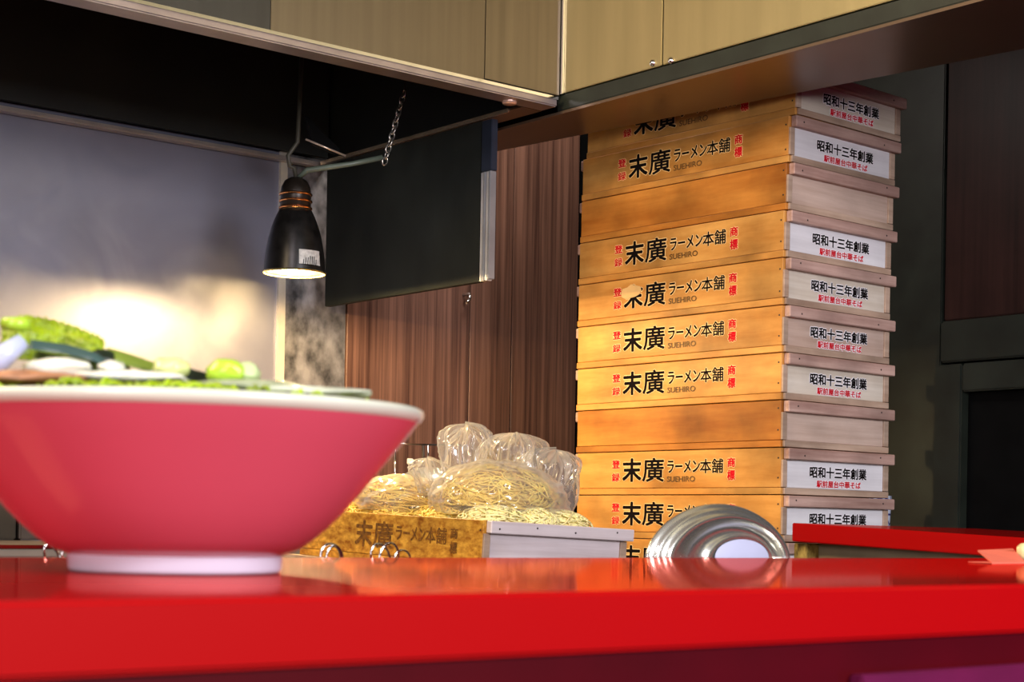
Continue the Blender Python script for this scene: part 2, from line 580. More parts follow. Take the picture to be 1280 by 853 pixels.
# back worktop that carries the crates
WT = -.063
wt = tag(empty('kitchen_worktop', (1.6, 2.1, WT)), 'low worktop behind the counter carrying the stack of wooden crates', 'worktop')
bx('worktop_slab', (-.32, .95, -.55, .385, -.03, 0), M['steel_dark'], wt, bevel=.002)
for sx, sy in ((-.28, -.5), (.88, -.5), (-.28, .34), (.88, .34)):
    bx('leg', (sx, sx + .04, sy, sy + .04, FL - WT, -.0305), M['steel_dark'], wt)
# cooking worktop at the left
e0 = P(0, 682, Y=1.55)
e1 = P(80, 682, Y=1.55)
cw = tag(empty('cooking_range', (0.5, 1.55, e0.z)), 'dull steel cooking range with dark ovens seen left of the bowl base', 'range')
xrr = P(200, 682, Y=1.55).x - .5
bx('range_top', (-1.0, xrr, 0, .90, -.012, 0), mat('range_brown', (.25, .19, .14), rough=.35, metal=.4), cw, bevel=.0015)
bx('range_edge', (-1.0, xrr, -.003, -.0005, -.003, .0005), M['chrome'], cw)
bx('range_front', (-1.0, xrr, .002, .02, -.8, -.0125), mat('range_front_paint', (.20, .13, .09), rough=.5), cw)
for k, (x0, x1, h) in enumerate(((-.4, P(24, 640, Y=1.85).x - .502, .075), (P(25, 640, Y=1.85).x - .5, .05 + P(60, 640, Y=1.85).x - .5, .12))):
    q = tag(empty('steel_canister', (.5, 1.85, e0.z + .0003)), ['low dark brown box standing on the range left of the bowl', 'taller dark steel canister half hidden behind the red bowl'][k], 'box')
    bx('body', (x0, x1 - .001, 0, .12, 0, h), mat('oven_%d' % k, (.03, .022, .012) if k == 0 else (.06, .045, .035), rough=.35, metal=.3, vary=.6, scale=(12, 12, 12)), q, bevel=.002)
    bx('lid', (x0 - .001, x1, -.002, .122, h + .0003, h + .008), M['panel_dark'], q, bevel=.001)

# ------------------------------------------------------------------ lettering
def text_mesh(body, size):
    cu_ = bpy.data.curves.new('txt', 'FONT')
    cu_.body = body
    cu_.size = size
    cu_.resolution_u = 3
    t = bpy.data.objects.new('txt', cu_)
    C.objects.link(t)
    bpy.context.view_layer.update()
    me = bpy.data.meshes.new_from_object(t.evaluated_get(bpy.context.evaluated_depsgraph_get()))
    bpy.data.objects.remove(t)
    x0 = min(v.co.x for v in me.vertices); x1 = max(v.co.x for v in me.vertices)
    y0 = min(v.co.y for v in me.vertices); y1 = max(v.co.y for v in me.vertices)
    return me, (x0, x1, y0, y1)


def fit_text(bm_, body, x0, x1, y0, y1, bold, z=0, n=6):
    """flat printed text scaled to fill a rectangle; heavier strokes come from a ring of shifted prints"""
    me, (a, b_, c, d) = text_mesh(body, .02)
    co = [v.co.copy() for v in me.vertices]
    x0, x1, y0, y1 = x0 + bold, x1 - bold, y0 + bold, y1 - bold
    sx, sy = (x1 - x0) / (b_ - a), (y1 - y0) / (d - c)
    for k in range(n):
        ox, oy = bold * math.cos(2 * PI * k / n), bold * math.sin(2 * PI * k / n)
        for v, q_ in zip(me.vertices, co):
            v.co = (x0 + (q_.x - a) * sx + ox, y0 + (q_.y - c) * sy + oy, z + k * .000012)
        bm_.from_mesh(me)
    bpy.data.meshes.remove(me)


# side lettering laid out on the long face: s = metres from the left end, t = metres above the bottom
LB, WB, HB = .433, .254, .068
cor = P(979, 559, D=2.4)   # approx. corner line of the stack (crate tenth from top)
YAW = R_(1.6)


def sx_of(px):
    # distance along the long face from its left end, for a pixel column on the ninth crate's row
    d = ray(px, 590)
    # line: corner + s*(-sin yaw, cos yaw)
    base = CAM + FW * 2.4 + RT * .3868
    ey = Vector((-math.sin(YAW), math.cos(YAW), 0))
    # solve (base + s*ey - CAM) x d = 0 in xy
    v = base - CAM
    s = (v.y * d.x - v.x * d.y) / (ey.x * d.y - ey.y * d.x)
    return LB - s


def sr_of(px):
    d = ray(px, 590)
    base = CAM + FW * 2.4 + RT * .3868
    ex = Vector((math.cos(YAW), math.sin(YAW), 0))
    v = base - CAM
    return (v.y * d.x - v.x * d.y) / (ex.x * d.y - ex.y * d.x)


print('cols', sx_of(718), sx_of(979), sx_of(779), sx_of(905), sr_of(1015), sr_of(1085), sr_of(1113))
HPX = HB / 56.0


def to_mesh(bm_, name, m_):
    me = bpy.data.meshes.new(name)
    bm_.to_mesh(me)
    bm_.free()
    me.materials.append(m_)
    return me


f = sx_of
SIDE_ITEMS = [('black_lettering', 'ink', [('末', 779, 803, 16, 47, .0012), ('廣', 804, 831, 16, 47, .0008), ('ラーメン', 835, 876, 27, 43, .0006), ('本舗', 876, 905, 26, 44, .0004)]),
              ('red_lettering', 'redink', [('登', 766, 776, 34, 45, .0005), ('録', 766, 776, 17, 28, .0003)]),
              ('red_lettering', 'redink', [('商', 910, 920, 33, 45, .0005), ('標', 910, 920, 17, 30, .0005)]),
              ('small_lettering', 'dimink', [('SUEHIRO', 835, 870, 16, 23, .00015)])]
SIDE, END = [], []
for nm, mk, items in SIDE_ITEMS:
    b1, b2 = bmesh.new(), bmesh.new()
    for body, a, b_, lo, hi, bold in items:
        fit_text(b1, body, f(a), f(b_), lo * HPX, hi * HPX, bold, z=.0006)
        fit_text(b2, body, f(a) - .0012, f(b_) + .0012, (lo - .7) * HPX, (hi + .7) * HPX, bold + .0014, z=.0002, n=8)
    SIDE.append((to_mesh(b1, nm, M[mk]), nm))
    if mk != 'dimink':
        SIDE.append((to_mesh(b2, 'lettering_film', M['halo_w']), 'lettering_film'))
    else:
        b2.free()
a, b_ = sr_of(1014), sr_of(1085)
c, d = sr_of(1023), sr_of(1078)
for nm, mk, body, x0_, x1_, lo, hi, bold in (('black_lettering', 'ink', '昭和十三年創業', a, b_, .0255, .0425, .0006), ('red_lettering', 'redink', '駅前屋台中華そば', c, d, .0120, .0225, .00035)):
    b1, b2 = bmesh.new(), bmesh.new()
    fit_text(b1, body, x0_, x1_, lo, hi, bold, z=.0006)
    fit_text(b2, body, x0_ - .0012, x1_ + .0012, lo - .001, hi + .001, bold + .0013, z=.0002, n=8)
    END.append((to_mesh(b1, 'end_' + nm, M[mk]), nm))
    END.append((to_mesh(b2, 'end_lettering_film', M['halo']), 'lettering_film'))
b1 = bmesh.new()
for body, a, b_, lo, hi, bold in SIDE_ITEMS[0][2] + SIDE_ITEMS[2][2]:
    fit_text(b1, body, f(a), f(b_), lo * HPX, hi * HPX, bold, z=.0006)
SIDE_FADED = to_mesh(b1, 'faded_lettering', mat('faded_brown_ink', hexc(120, 76, 14), rough=.6, vary=.6, scale=(160, 160, 160)))

# ------------------------------------------------------------------ wooden crates
_cache = {}


def part(key, name, dims_list, m_, parent, bevel=.0008, loc=None, rot=None):
    if key not in _cache:
        b_ = bmesh.new()
        for d in dims_list:
            box(b_, *d)
        bmesh.ops.bevel(b_, geom=list(b_.edges), offset=bevel, segments=1, affect='EDGES')
        bmesh.ops.recalc_face_normals(b_, faces=b_.faces)
        me = bpy.data.meshes.new(name)
        b_.to_mesh(me)
        b_.free()
        me.materials.append(m_)
        _cache[key] = me
    o = bpy.data.objects.new(name, _cache[key])
    C.objects.link(o)
    o.parent = parent
    return o


HH = HB - .0012


def crate(px, ztop, yaw, wmat, emat, side=True, end=True, loc=None, faded=False, bmatn='batten', lift=0):
    """local origin at the near corner, +x along the short end (to the right), +y along the long side (away)"""
    if loc is None:
        base = CAM + FW * 2.4 + RT * px
        loc = (base.x, base.y, ztop - HB)
    t = empty('wooden_crate', loc, (0, 0, yaw))
    tk = .010
    # long sides
    part('sideA' + wmat, 'side_panel', [(0, tk, .004, LB - .004, .010, HH)], M[wmat], t)
    part('sideB' + wmat, 'side_panel', [(WB - .006 - tk, WB - .006, .004, LB - .004, .010, HH)], M[wmat], t)
    part('stripA' + wmat, 'bottom_strip', [(-.001, WB - .005, .003, LB - .003, 0, .0095)], M[wmat], t, bevel=.0006)
    # ends
    part('end0' + emat, 'end_panel', [(.0105, WB - .0165, .0022, .012, .0098, HH - .001)], M[emat], t)
    part('end1' + emat, 'end_panel', [(.0105, WB - .0165, LB - .016, LB - .008, .0098, HH - .001)], M[emat], t)
    part('bat0' + bmatn, 'batten', [(.0045, WB + .001, -.007, .0035, HH - .0165, HH - .0003)], M[bmatn], t, bevel=.0012)
    part('bat1' + bmatn, 'batten', [(.0045, WB + .001, LB - .0035, LB + .006, HH - .0165, HH - .0003)], M[bmatn], t, bevel=.0012)
    part('low0', 'end_strip', [(.003, WB - .006, -.001, .0029, .0003, .0095)], M['strip'], t, bevel=.0005)
    part('jamb0', 'corner_strip', [(0, .0103, .0005, .0039, .0105, HH - .017)], M['strip'], t, bevel=.0005)
    part('jamb1', 'corner_strip', [(WB - .0164, WB - .0050, .0003, .0039, .0105, HH - .017)], M['strip'], t, bevel=.0005)
    for zz in (.022, .054):
        o = part('nailA', 'nail', [(-.0006, .0004, -.0012, .0012, -.0012, .0012)], M['nail'], t, bevel=.0004)
        o.location = (0, .009, zz + random.uniform(-.004, .004))
    for xx in ((.03, .22) if not faded else (.025, .09, .155, .225)):
        o = part('nailB', 'nail', [(-.0012, .0012, -.0006, .0004, -.0012, .0012)], M['nail'], t, bevel=.0004)
        o.location = (xx + random.uniform(-.01, .01), -.007, HH - .008 + random.uniform(-.003, .003))
    if side:
        for me, nm in ([(SIDE_FADED, 'faded_lettering')] if faded else SIDE):
            o = bpy.data.objects.new(nm, me)
            C.objects.link(o)
            o.parent = t
            # local x (text) -> -y of the crate, text y -> z, text z -> -x
            mt = Matrix(((0, 0, -1, -.0001), (-1, 0, 0, LB - (.035 if faded else 0)), (0, 1, 0, 0), (0, 0, 0, 1)))
            o.matrix_local = mt
    if end:
        for me, nm in END:
            o = bpy.data.objects.new(nm, me)
            C.objects.link(o)
            o.parent = t
            mt = Matrix(((1, 0, 0, 0), (0, 0, -1, .0021), (0, 1, 0, 0), (0, 0, 0, 1)))
            o.matrix_local = mt
    return t


STACK = [  # lateral offset, top height, yaw deg, wood, end, side text, end text, label
    (.397, .6840, 2.2, 'crate', 'end_cream', 1, 1, 'topmost lettered crate of the stack, half hidden by the brown soffit'),
    (.3885, .6160, 1.9, 'crate', 'end_white', 1, 1, 'second lettered crate from the top of the stack, pale end panel'),
    (.3862, .5482, 1.7, 'crate_dark', 'end_plain', 0, 0, 'upper blank orange crate without lettering, third from the stack top'),
    (.3840, .4815, 1.6, 'crate', 'end_white', 1, 1, 'lettered crate directly under the upper blank crate'),
    (.3835, .4140, 1.6, 'crate', 'end_cream', 1, 1, 'lettered crate in mid stack with torn sticker above its big black characters'),
    (.3836, .3466, 1.6, 'crate', 'end_plain', 1, 1, 'lettered crate with reddish batten and greyish end, sixth from the top'),
    (.3840, .2790, 1.6, 'crate', 'end_cream', 1, 1, 'lettered cream-ended crate resting directly on the lower blank crate'),
    (.3845, .2095, 1.5, 'crate_dark', 'end_plain', 0, 0, 'lower blank orange crate without lettering, brown wooden end panel'),
    (.3858, .1416, 1.6, 'crate', 'end_white', 1, 1, 'bright lettered crate with clean white end directly under the lower blank crate'),
    (.3866, .0735, 1.6, 'crate', 'end_white', 1, 1, 'lettered crate partly behind the shiny steel bowl and red board'),
    (.3866, .0052, 1.6, 'crate', 'end_white', 1, 0, 'bottom crate of the stack, mostly hidden behind the counter'),
]
# keep every crate resting on the next one
z = WT
for rec in reversed(STACK):
    pass
crates = []
for i, (px, zt_, yw, wm, em, sd, en, lab) in enumerate(STACK):
    z_bottom = WT + .0003 + (len(STACK) - 1 - i) * .0680
    t = crate(px, z_bottom + HB, R_(yw), wm, em, sd, en, bmatn='batten')
    tag(t, lab, 'crate', 'stacked wooden noodle crates')
    crates.append(t)
# torn sticker patch on the fifth crate
b = bmesh.new()
vs = []
for k in range(12):
    a = 2 * PI * k / 12
    r = 1 + random.uniform(-.25, .2)
    vs.append(((sx_of(788) + .020 * r * math.cos(a)), .046 + .011 * r * math.sin(a)))
lo = [b.verts.new((-.0009, LB - s_, z_)) for s_, z_ in vs]
hi = [b.verts.new((-.0014, LB - s_, z_)) for s_, z_ in vs]
b.faces.new(hi)
b.faces.new(lo[::-1])
for k in range(12):
    b.faces.new((lo[k], lo[(k + 1) % 12], hi[(k + 1) % 12], hi[k]))
mesh('torn_sticker', b, mat('torn_paper', hexc(226, 184, 120), rough=.7), crates[4])

# front crate full of noodles, tipped a little
FC = P(607, 650.5, D=2.13)
board = tag(bx('support_board', (-.02, .27, -.01, .45, -.012, 0), M['strip'], bevel=.001), 'thin wooden board under the noodle crate, hidden behind the counter', 'board')
fc = crate(0, 0, 0, 'crate', 'end_plain', True, False, loc=(0, 0, 0), faded=True)
tag(fc, 'open noodle crate with faded lettering in front of the tall stack', 'crate', None)
TILT = Matrix.Rotation(R_(2.6), 4, FW)
FM = Matrix.Translation(FC) @ TILT @ Matrix.Translation((0, 0, -HH))
fc.matrix_world = FM
board.matrix_world = FM @ Matrix.Translation((0, 0, -.0003))
M['oldcrate'] = None
# coarse-grained worn side for this crate
wm = wood('worn_orange_wood', hexc(150, 84, 8), hexc(244, 186, 74), (150, 60, 110), stain=.4, rough=.55, bump=.4)
for ch in fc.children:
    if ch.name.startswith(('side_panel', 'bottom_strip')):
        ch.data = ch.data.copy()
        ch.data.materials[0] = wm
me_e = M['end_white']
gm = wood('greyish_end_wood', hexc(200, 184, 184), hexc(226, 214, 216), (3, 60, 60), stain=.15)
for ch in fc.children:
    if ch.name.startswith(('end_panel', 'batten', 'end_strip')):
        ch.data = ch.data.copy()
        ch.data.materials[0] = gm


# ------------------------------------------------------------------ noodles and bags (local frame of the front crate)
def LW(x, y, z):
    return FM @ Vector((x, y, z))


def strand_clump(bm_, c, rad, n, seg=26, r=.00115, rnd=None, flat=.6):
    rnd = rnd or random
    for _ in range(n):
        # curly loops lying near the surface of an ellipsoid
        th = rnd.uniform(0, 2 * PI)
        ph = rnd.uniform(-.25, 1.35)
        dth = rnd.uniform(-1.9, 1.9)
        dph = rnd.uniform(-.8, .8)
        a1, a2 = rnd.uniform(.08, .28), rnd.uniform(.05, .22)
        f1, f2 = rnd.uniform(2, 6), rnd.uniform(2, 6)
        p1, p2 = rnd.uniform(0, 6), rnd.uniform(0, 6)
        sc = rnd.uniform(.80, 1.0)
        pts = []
        for k in range(seg):
            t = k / (seg - 1)
            A = th + dth * t + a1 * math.sin(f1 * t * PI + p1)
            B = ph + dph * t + a2 * math.sin(f2 * t * PI + p2)
            pts.append((c[0] + rad[0] * sc * math.cos(A) * math.cos(B), c[1] + rad[1] * sc * math.sin(A) * math.cos(B), c[2] + rad[2] * sc * max(-.2, math.sin(B))))
        tube(bm_, pts, r, 4, cap=False)


def blob(bm_, c, rad, amp, freq, seed=0, nu=40, nv=24, zmin=-.3):
    rows = []
    for j in range(nv + 1):
        B = -PI / 2 + PI * j / nv
        row = []
        for i in range(nu):
            A = 2 * PI * i / nu
            d = Vector((math.cos(A) * math.cos(B), math.sin(A) * math.cos(B), math.sin(B)))
            nn = noise.noise(d * freq + Vector((seed, seed * 2, 0)))
            n2 = abs(noise.noise(d * freq * 2.3 + Vector((seed * 3, 1, 0))))
            s = 1 + amp * nn - amp * .9 * n2
            z_ = max(d.z * s, zmin)
            row.append(bm_.verts.new((c[0] + rad[0] * d.x * s, c[1] + rad[1] * d.y * s, c[2] + rad[2] * z_)))
        rows.append(row)
    for j in range(nv):
        for i in range(nu):
            bm_.faces.new((rows[j][i], rows[j][(i + 1) % nu], rows[j + 1][(i + 1) % nu], rows[j + 1][i]))


def noodle_pile(name, label, c, rad, n, m_, core, seed):
    rnd = random.Random(seed)
    t = tag(empty(name, LW(*c), FM.to_euler()), label, 'noodles', 'portions of raw noodles in the open crate')
    b_ = bmesh.new()
    strand_clump(b_, (0, 0, 0), rad, n, rnd=rnd)
    mesh('strands', b_, m_, t, smooth=True)['kind'] = 'stuff'
    b_ = bmesh.new()
    blob(b_, (0, 0, 0), [k * .86 for k in rad], .08, 2, seed, 28, 16, zmin=-.15)
    mesh('noodle_core', b_, core, t, smooth=True)
    return t


core = mat('noodle_core', hexc(246, 206, 110), rough=.6, vary=.25, scale=(90, 90, 90), bump=.5)
core2 = mat('pale_noodle_core', hexc(246, 226, 160), rough=.6, vary=.25, scale=(90, 90, 90), bump=.5)
zt = HH - .006
# bottom layer, four nests along the crate
LAY = [(.068, .070, .052, .050, 'pale flat nest of noodles nearest the crate corner', 'noodle2', core2),
       (.182, .070, .050, .050, 'pale noodle nest at the right end of the open crate', 'noodle2', core2),
       (.095, .20, .065, .06, 'yellow nest of noodles lying mid crate under the plastic bags', 'noodle', core),
       (.125, .050, .040, .030, 'small pale tangle of noodles between the two nests at the crate end', 'noodle2', core2),
       (.052, .145, .034, .040, 'small yellow tangle of noodles on the lettered side, near the corner', 'noodle', core2),
       (.048, .265, .030, .050, 'long yellow tangle of noodles on the lettered side below the small bag', 'noodle', core),
       (.08, .34, .07, .075, 'yellow nest of noodles at the bowl end of the crate', 'noodle', core)]
for k, (x_, y_, rx, ry, lab, mm, cc) in enumerate(LAY):
    noodle_pile('noodle_nest', lab, (x_, y_, zt), (rx, ry, .027), 170, M[mm], cc, 10 + k)
# bagged noodles on top
bagA = (.070, .285, zt + .026)
bagB = (.120, .120, zt + .034)
noodle_pile('noodle_nest', 'bright yellow noodles inside the small left plastic bag', bagA, (.054, .080, .034), 220, M['noodle'], core, 31)
noodle_pile('noodle_nest', 'yellow noodles bulging inside the big knotted plastic bag', bagB, (.092, .072, .050), 300, M['noodle'], core, 32)


def pleated(bm_, c, rad, nfold, seed, lean=(0, 0), waist=.8, nu=96, nv=40, amp=.42):
    """gathered plastic: a pinched waist opening into a puffed, pleated lobe"""
    rows = []
    for j in range(nv + 1):
        v = j / nv
        prof = waist + (1 - waist) * math.sin(min(1, v * 1.35) * PI / 2) ** 1.5 if v < .72 else math.sqrt(max(0, 1 - ((v - .72) / .28) ** 2))
        row = []
        for i in range(nu):
            A = 2 * PI * i / nu
            ridge = abs(noise.noise(Vector((math.cos(A) * nfold * .35, math.sin(A) * nfold * .35, v * 1.6 + seed))))
            big = noise.noise(Vector((math.cos(A) * 1.1, math.sin(A) * 1.1, v * 1.5 + seed * 2)))
            s_ = prof * (1 + amp * big - amp * 2.2 * ridge * (.4 + .6 * v) + .05)
            row.append(bm_.verts.new((c[0] + rad[0] * s_ * math.cos(A) + lean[0] * v, c[1] + rad[1] * s_ * math.sin(A) + lean[1] * v, c[2] + rad[2] * (v + .10 * big * v - .12 * ridge * v))))
        rows.append(row)
    for j in range(nv):
        for i in range(nu):
            bm_.faces.new((rows[j][i], rows[j][(i + 1) % nu], rows[j + 1][(i + 1) % nu], rows[j + 1][i]))


def film_bag(label, c, rad, knots, seed, amp=.10):
    t = tag(empty('plastic_bag', LW(*c), FM.to_euler()), label, 'bag', 'clear plastic bags of noodles')
    b_ = bmesh.new()
    blob(b_, (0, 0, 0), rad, amp, 3.2, seed, 110, 60, zmin=-.4)
    mesh('bag_film', b_, M['film'], t, smooth=True)
    for (kx, ky, kz, kr, nf, ks, lean) in knots:
        b_ = bmesh.new()
        pleated(b_, (kx, ky, kz), kr, nf, ks, lean)
        mesh('crumpled_neck', b_, M['film'], t, smooth=True)
    return t


film_bag('small clear plastic bag full of yellow noodles next to the red bowl', bagA, (.058, .086, .038), [], 3)
# local +x right along the crate end, +y away to the left
film_bag('big crumpled clear plastic bag with knotted top leaning toward the stack', bagB, (.106, .080, .056),
         [(-.034, .040, .020, (.034, .036, .082), 9, 5, (-.002, .004)), (-.060, .074, .004, (.026, .030, .050), 7, 11, (-.006, .012)),
          (.018, .005, .022, (.046, .040, .072), 10, 8, (.006, 0)), (.062, -.02, -.012, (.044, .040, .088), 8, 14, (.010, -.006))], 9)

# ------------------------------------------------------------------ wire rack and lidded tin behind the noodle crate
RY = 2.36
rk = tag(empty('wire_rack', P(540, 560, Y=RY)), 'thin chrome wire rack standing against the brown wood wall', 'rack')
ro = rk.location


def px_tube(parent, origin, name, pts, r, m_, Y=None, D=None, sides=8):
    b_ = bmesh.new()
    tube(b_, [P(x_, y_, Y=Y, D=D) - origin for x_, y_ in pts], r, sides)
    return mesh(name, b_, m_, parent, smooth=True)


px_tube(rk, ro, 'top_wire', [(470, 553), (520, 556), (582, 557)], .0017, M['chrome'], Y=RY)
for X_, yt, yb2 in ((494, 555, 640), (529, 557, 640), (535, 557, 640), (578, 558, 640)):
    px_tube(rk, ro, 'upright_wire', [(X_, yt), (X_ - .5, yb2)], .0016 if X_ != 529 else .0025, M['chrome'] if X_ != 529 else M['nail'], Y=RY)
q = P(511, 580, Y=RY) - ro
bx('price_clip', (q.x - .006, q.x + .006, q.y - .006, q.y - .002, q.z - .001, q.z + .009), mat('clip_white', (.8, .76, .66), rough=.5), rk, bevel=.001)
q = P(537, 602, Y=2.30)
b = bmesh.new()
lathe(b, [(.055, -.12), (.055, -.004), (.053, 0), (.046, .010), (.030, .020), (.014, .0235), (.0001, .024)], 48, cap0=True)
tin = tag(mesh('steel_tin', b, mat('dull_tin', (.45, .47, .42), rough=.3, metal=.7), smooth=True), 'grey domed metal lid peeking out behind the noodle bags', 'tin')
tin.location = q
tin.location.z = q.z

# whisk loops standing behind the counter edge
def loops(label, lst, Y, name='wire_whisk'):
    c0 = P(lst[0][0], 697, Y=Y)
    t = tag(empty(name, c0), label, 'whisk', 'wire loops behind the counter edge')
    for (cx, yt, w_, lean) in lst:
        pts = []
        for k in range(17):
            a = PI * k / 16
            pts.append((cx - w_ * math.cos(a) + lean * math.sin(a), 702 - (702 - yt) * math.sin(a) ** .8))
        b_ = bmesh.new()
        pts = [(pts[0][0], 740)] + pts + [(pts[-1][0], 740)]
        tube(b_, [P(x_, y_, Y=Y) - c0 for x_, y_ in pts], .0009, 6)
        mesh('wire_loop', b_, M['chrome'], t, smooth=True)
    return t


loops('single bright wire loop peeking over the counter beside the bowl foot', [(415, 680, 14, -2), (417, 683, 9, 0)], 1.05)
loops('cluster of three bright wire loops over the counter edge, mid crate', [(476, 680, 12, -3), (486, 679, 12, 2), (503, 688, 10, 0)], 1.05)
loops('bent bright wire ends seen left of the bowl foot', [(66, 681, 9, -6), (84, 686, 6, -2)], 1.05)

# ------------------------------------------------------------------ steel ladle bowl behind the counter edge
def ladle():
    Y0 = YFAR + .075
    c0 = P(897, 697, Y=Y0)
    t = tag(empty('steel_bowl', c0), 'shiny ridged steel bowl leaning behind the counter before the stack', 'bowl')
    # rings: centre px, half width, half height, distance toward the camera (m)
    rings = [(899, 86, 60, -.020), (897, 90, 66, -.006), (897, 90.5, 67, 0), (897.5, 89, 65.5, .0035), (899, 85.5, 62.5, .0025), (901, 83, 60.5, .0065), (903, 80, 58.5, .009),
             (905, 77, 55.5, .0075), (907, 74.5, 53.5, .0115), (908.5, 72, 51.5, .0135), (911, 68, 48.5, .012), (916, 58, 40, .004), (921, 47, 32, -.004), (924, 42, 28.5, .001), (926, 38, 25.5, .003), (926.5, 35, 23.5, .001), (927, 26, 17.5, .0045), (927, 14, 9.5, .006), (927, 1, 1, .0065)]
    b_ = bmesh.new()
    n = 72
    rr = []
    for cx, a, h, dd in rings:
        row = []
        for k in range(n):
            th = 2 * PI * k / n
            q = P(cx + a * math.cos(th), 697 - h * math.copysign(abs(math.sin(th)) ** 1.22, math.sin(th)) * (1 if math.sin(th) > 0 else .8), Y=Y0)
            # rounder toward the right: the rings bunch there
            q = q - FW * dd - c0
            row.append(b_.verts.new(q))
        rr.append(row)
    for A_, B_ in zip(rr, rr[1:]):
        for k in range(n):
            b_.faces.new((A_[k], A_[(k + 1) % n], B_[(k + 1) % n], B_[k]))
    b_.faces.new(rr[0])
    b_.faces.new(rr[-1])
    mesh('bowl_shell', b_, mat('polished_steel', (.88, .88, .78), rough=.24, metal=.93, vary=.05), t, smooth=True)
    b_ = bmesh.new()
    row, row2 = [], []
    for k in range(48):
        th = 2 * PI * k / 48
        q = P(926.5 + 33.5 * math.cos(th), 697 - 22.5 * math.sin(th), Y=Y0) - c0
        row.append(b_.verts.new(q - FW * .0035))
        q = P(926.5 + 20 * math.cos(th), 697 - 13 * math.sin(th), Y=Y0) - c0
        row2.append(b_.verts.new(q - FW * .0085))
    for k in range(48):
        b_.faces.new((row[k], row[(k + 1) % 48], row2[(k + 1) % 48], row2[k]))
    b_.faces.new(row2)
    mesh('centre_reflection', b_, mat('lavender_reflection', hexc(196, 200, 226), rough=.25, vary=.04), t, smooth=True)  # pale reflection in the bowl's centre, put in as a coloured disc
    bx('stand', (-.02, .03, -.005, .03, -.45, -.048), M['steel_dark'], t)
    return t


ladle()

# ------------------------------------------------------------------ folded napkin and patterned cup at the right
q = P(1258, 703, Z=0.0002)
t = tag(empty('folded_napkin', q), 'salmon folded paper corner lying on the counter at the right edge', 'napkin')
b = bmesh.new()
pts = [P(1222, 688, D=q.xy.length * .995), P(1266, 686, D=q.xy.length * 1.0), P(1282, 703, Z=.0012), P(1240, 703.5, Z=.0012)]
pts = [p_ - q for p_ in pts]
nrm = (pts[1] - pts[0]).cross(pts[3] - pts[0]).normalized() * .0012
hexa(b, [pts[0], pts[1], pts[2], pts[3], pts[0] + nrm, pts[1] + nrm, pts[2] + nrm, pts[3] + nrm])
mesh('upper_fold', b, mat('salmon_paper', hexc(250, 128, 104), rough=.5, vary=.05), t)
b = bmesh.new()
pts2 = [pts[3] + Vector((0, 0, -.0008)), pts[2] + Vector((0, 0, -.0008)), pts[2] + Vector((.012, .03, -.0008)), pts[3] + Vector((.012, .03, -.0008))]
hexa(b, pts2 + [p_ + Vector((0, 0, .0007)) for p_ in pts2])
mesh('lower_fold', b, mat('salmon_paper_b', hexc(236, 110, 92), rough=.5, vary=.05), t)
q2 = P(1279, 697, D=1.63)
b = bmesh.new()
lathe(b, [(.0001, 0), (.008, 0), (.010, .004), (.010, .012), (.007, .015), (.0001, .016)], 24)
o = mesh('cream_holder', b, mat('cream', hexc(236, 226, 170), rough=.4), smooth=True)
o.location = (P(1286, 703, Z=0).x, P(1286, 703, Z=0).y, .0004)
tag(o, 'small cream rest touching the salmon napkin at the right border', 'rest')

cupx, cupy = 2.135, 1.69
b = bmesh.new()
lathe(b, [(.018, 0), (.022, .004), (.024, .05), (.026, .10), (.028, .1415), (.0265, .1415), (.024, .10), (.022, .05), (.018, .008), (.0001, .007)], 48, cap0=True)
mm, n, l, bs = nt('blue_white_porcelain')
tc = n.new('ShaderNodeTexCoord')
vo = n.new('ShaderNodeTexVoronoi')
vo.inputs['Scale'].default_value = 70
vo.feature = 'DISTANCE_TO_EDGE'
l.new(tc.outputs['Object'], vo.inputs['Vector'])
crp = n.new('ShaderNodeValToRGB')
crp.color_ramp.elements[0].position = .06
crp.color_ramp.elements[0].color = hexc(40, 50, 130)
crp.color_ramp.elements[1].position = .14
crp.color_ramp.elements[1].color = hexc(214, 222, 240)
l.new(vo.outputs['Distance'], crp.inputs[0])
l.new(crp.outputs[0], bs.inputs['Base Color'])
bs.inputs['Roughness'].default_value = .15
o = mesh('porcelain_cup', b, mm, smooth=True)
o.location = (cupx, cupy, WT + .0003)
tag(o, 'blue and white patterned porcelain cup peeking out right of the stack', 'cup')

# ------------------------------------------------------------------ heat lamp
LX, LY = 1.38, 2.20
lz = P(368, 341, Y=LY).z
LX = P(368, 341, Y=LY).x
lamp = tag(empty('heat_lamp', (LX, LY, lz)), 'black bell shaped heat lamp with copper vent rings hanging under the hood', 'lamp')
k_ = 1 / 814.
b = bmesh.new()
prof = [(38.5, 0), (38.3, 3), (37.6, 12), (36.0, 26), (33.2, 42), (29.5, 56), (26.5, 64), (23, 72), (20.5, 77)]
inner = [(r - 1.3, z_) for r, z_ in prof]
lathe(b, [(r * k_, z_ * k_) for r, z_ in prof] + [(r * k_, z_ * k_) for r, z_ in inner[::-1]] + [(38.5 * k_, 0)], 64)
mesh('lamp_shade', b, mat('blackened_enamel', (.012, .011, .010), rough=.32, vary=.7, scale=(60, 60, 60), metal=.3), lamp, smooth=True)
b = bmesh.new()
lathe(b, [((38.4 + 1.2 * math.cos(a)) * k_, (-.6 + 1.2 * math.sin(a)) * k_) for a in [2 * PI * j / 8 for j in range(9)]], 64)
mesh('shade_rim', b, mat('worn_brass_rim', (.9, .65, .3), rough=.25, metal=.9, vary=.5, scale=(150, 150, 150)), lamp, smooth=True)
b = bmesh.new()
lathe(b, [(.0001, 118), (8, 118), (14, 114), (18, 106), (19, 98), (19, 77), (.0001, 77)] and [(r * k_, z_ * k_) for r, z_ in ((.1, 118), (8, 118), (14, 114), (18, 106), (19, 98), (19, 77), (.1, 77))], 48)
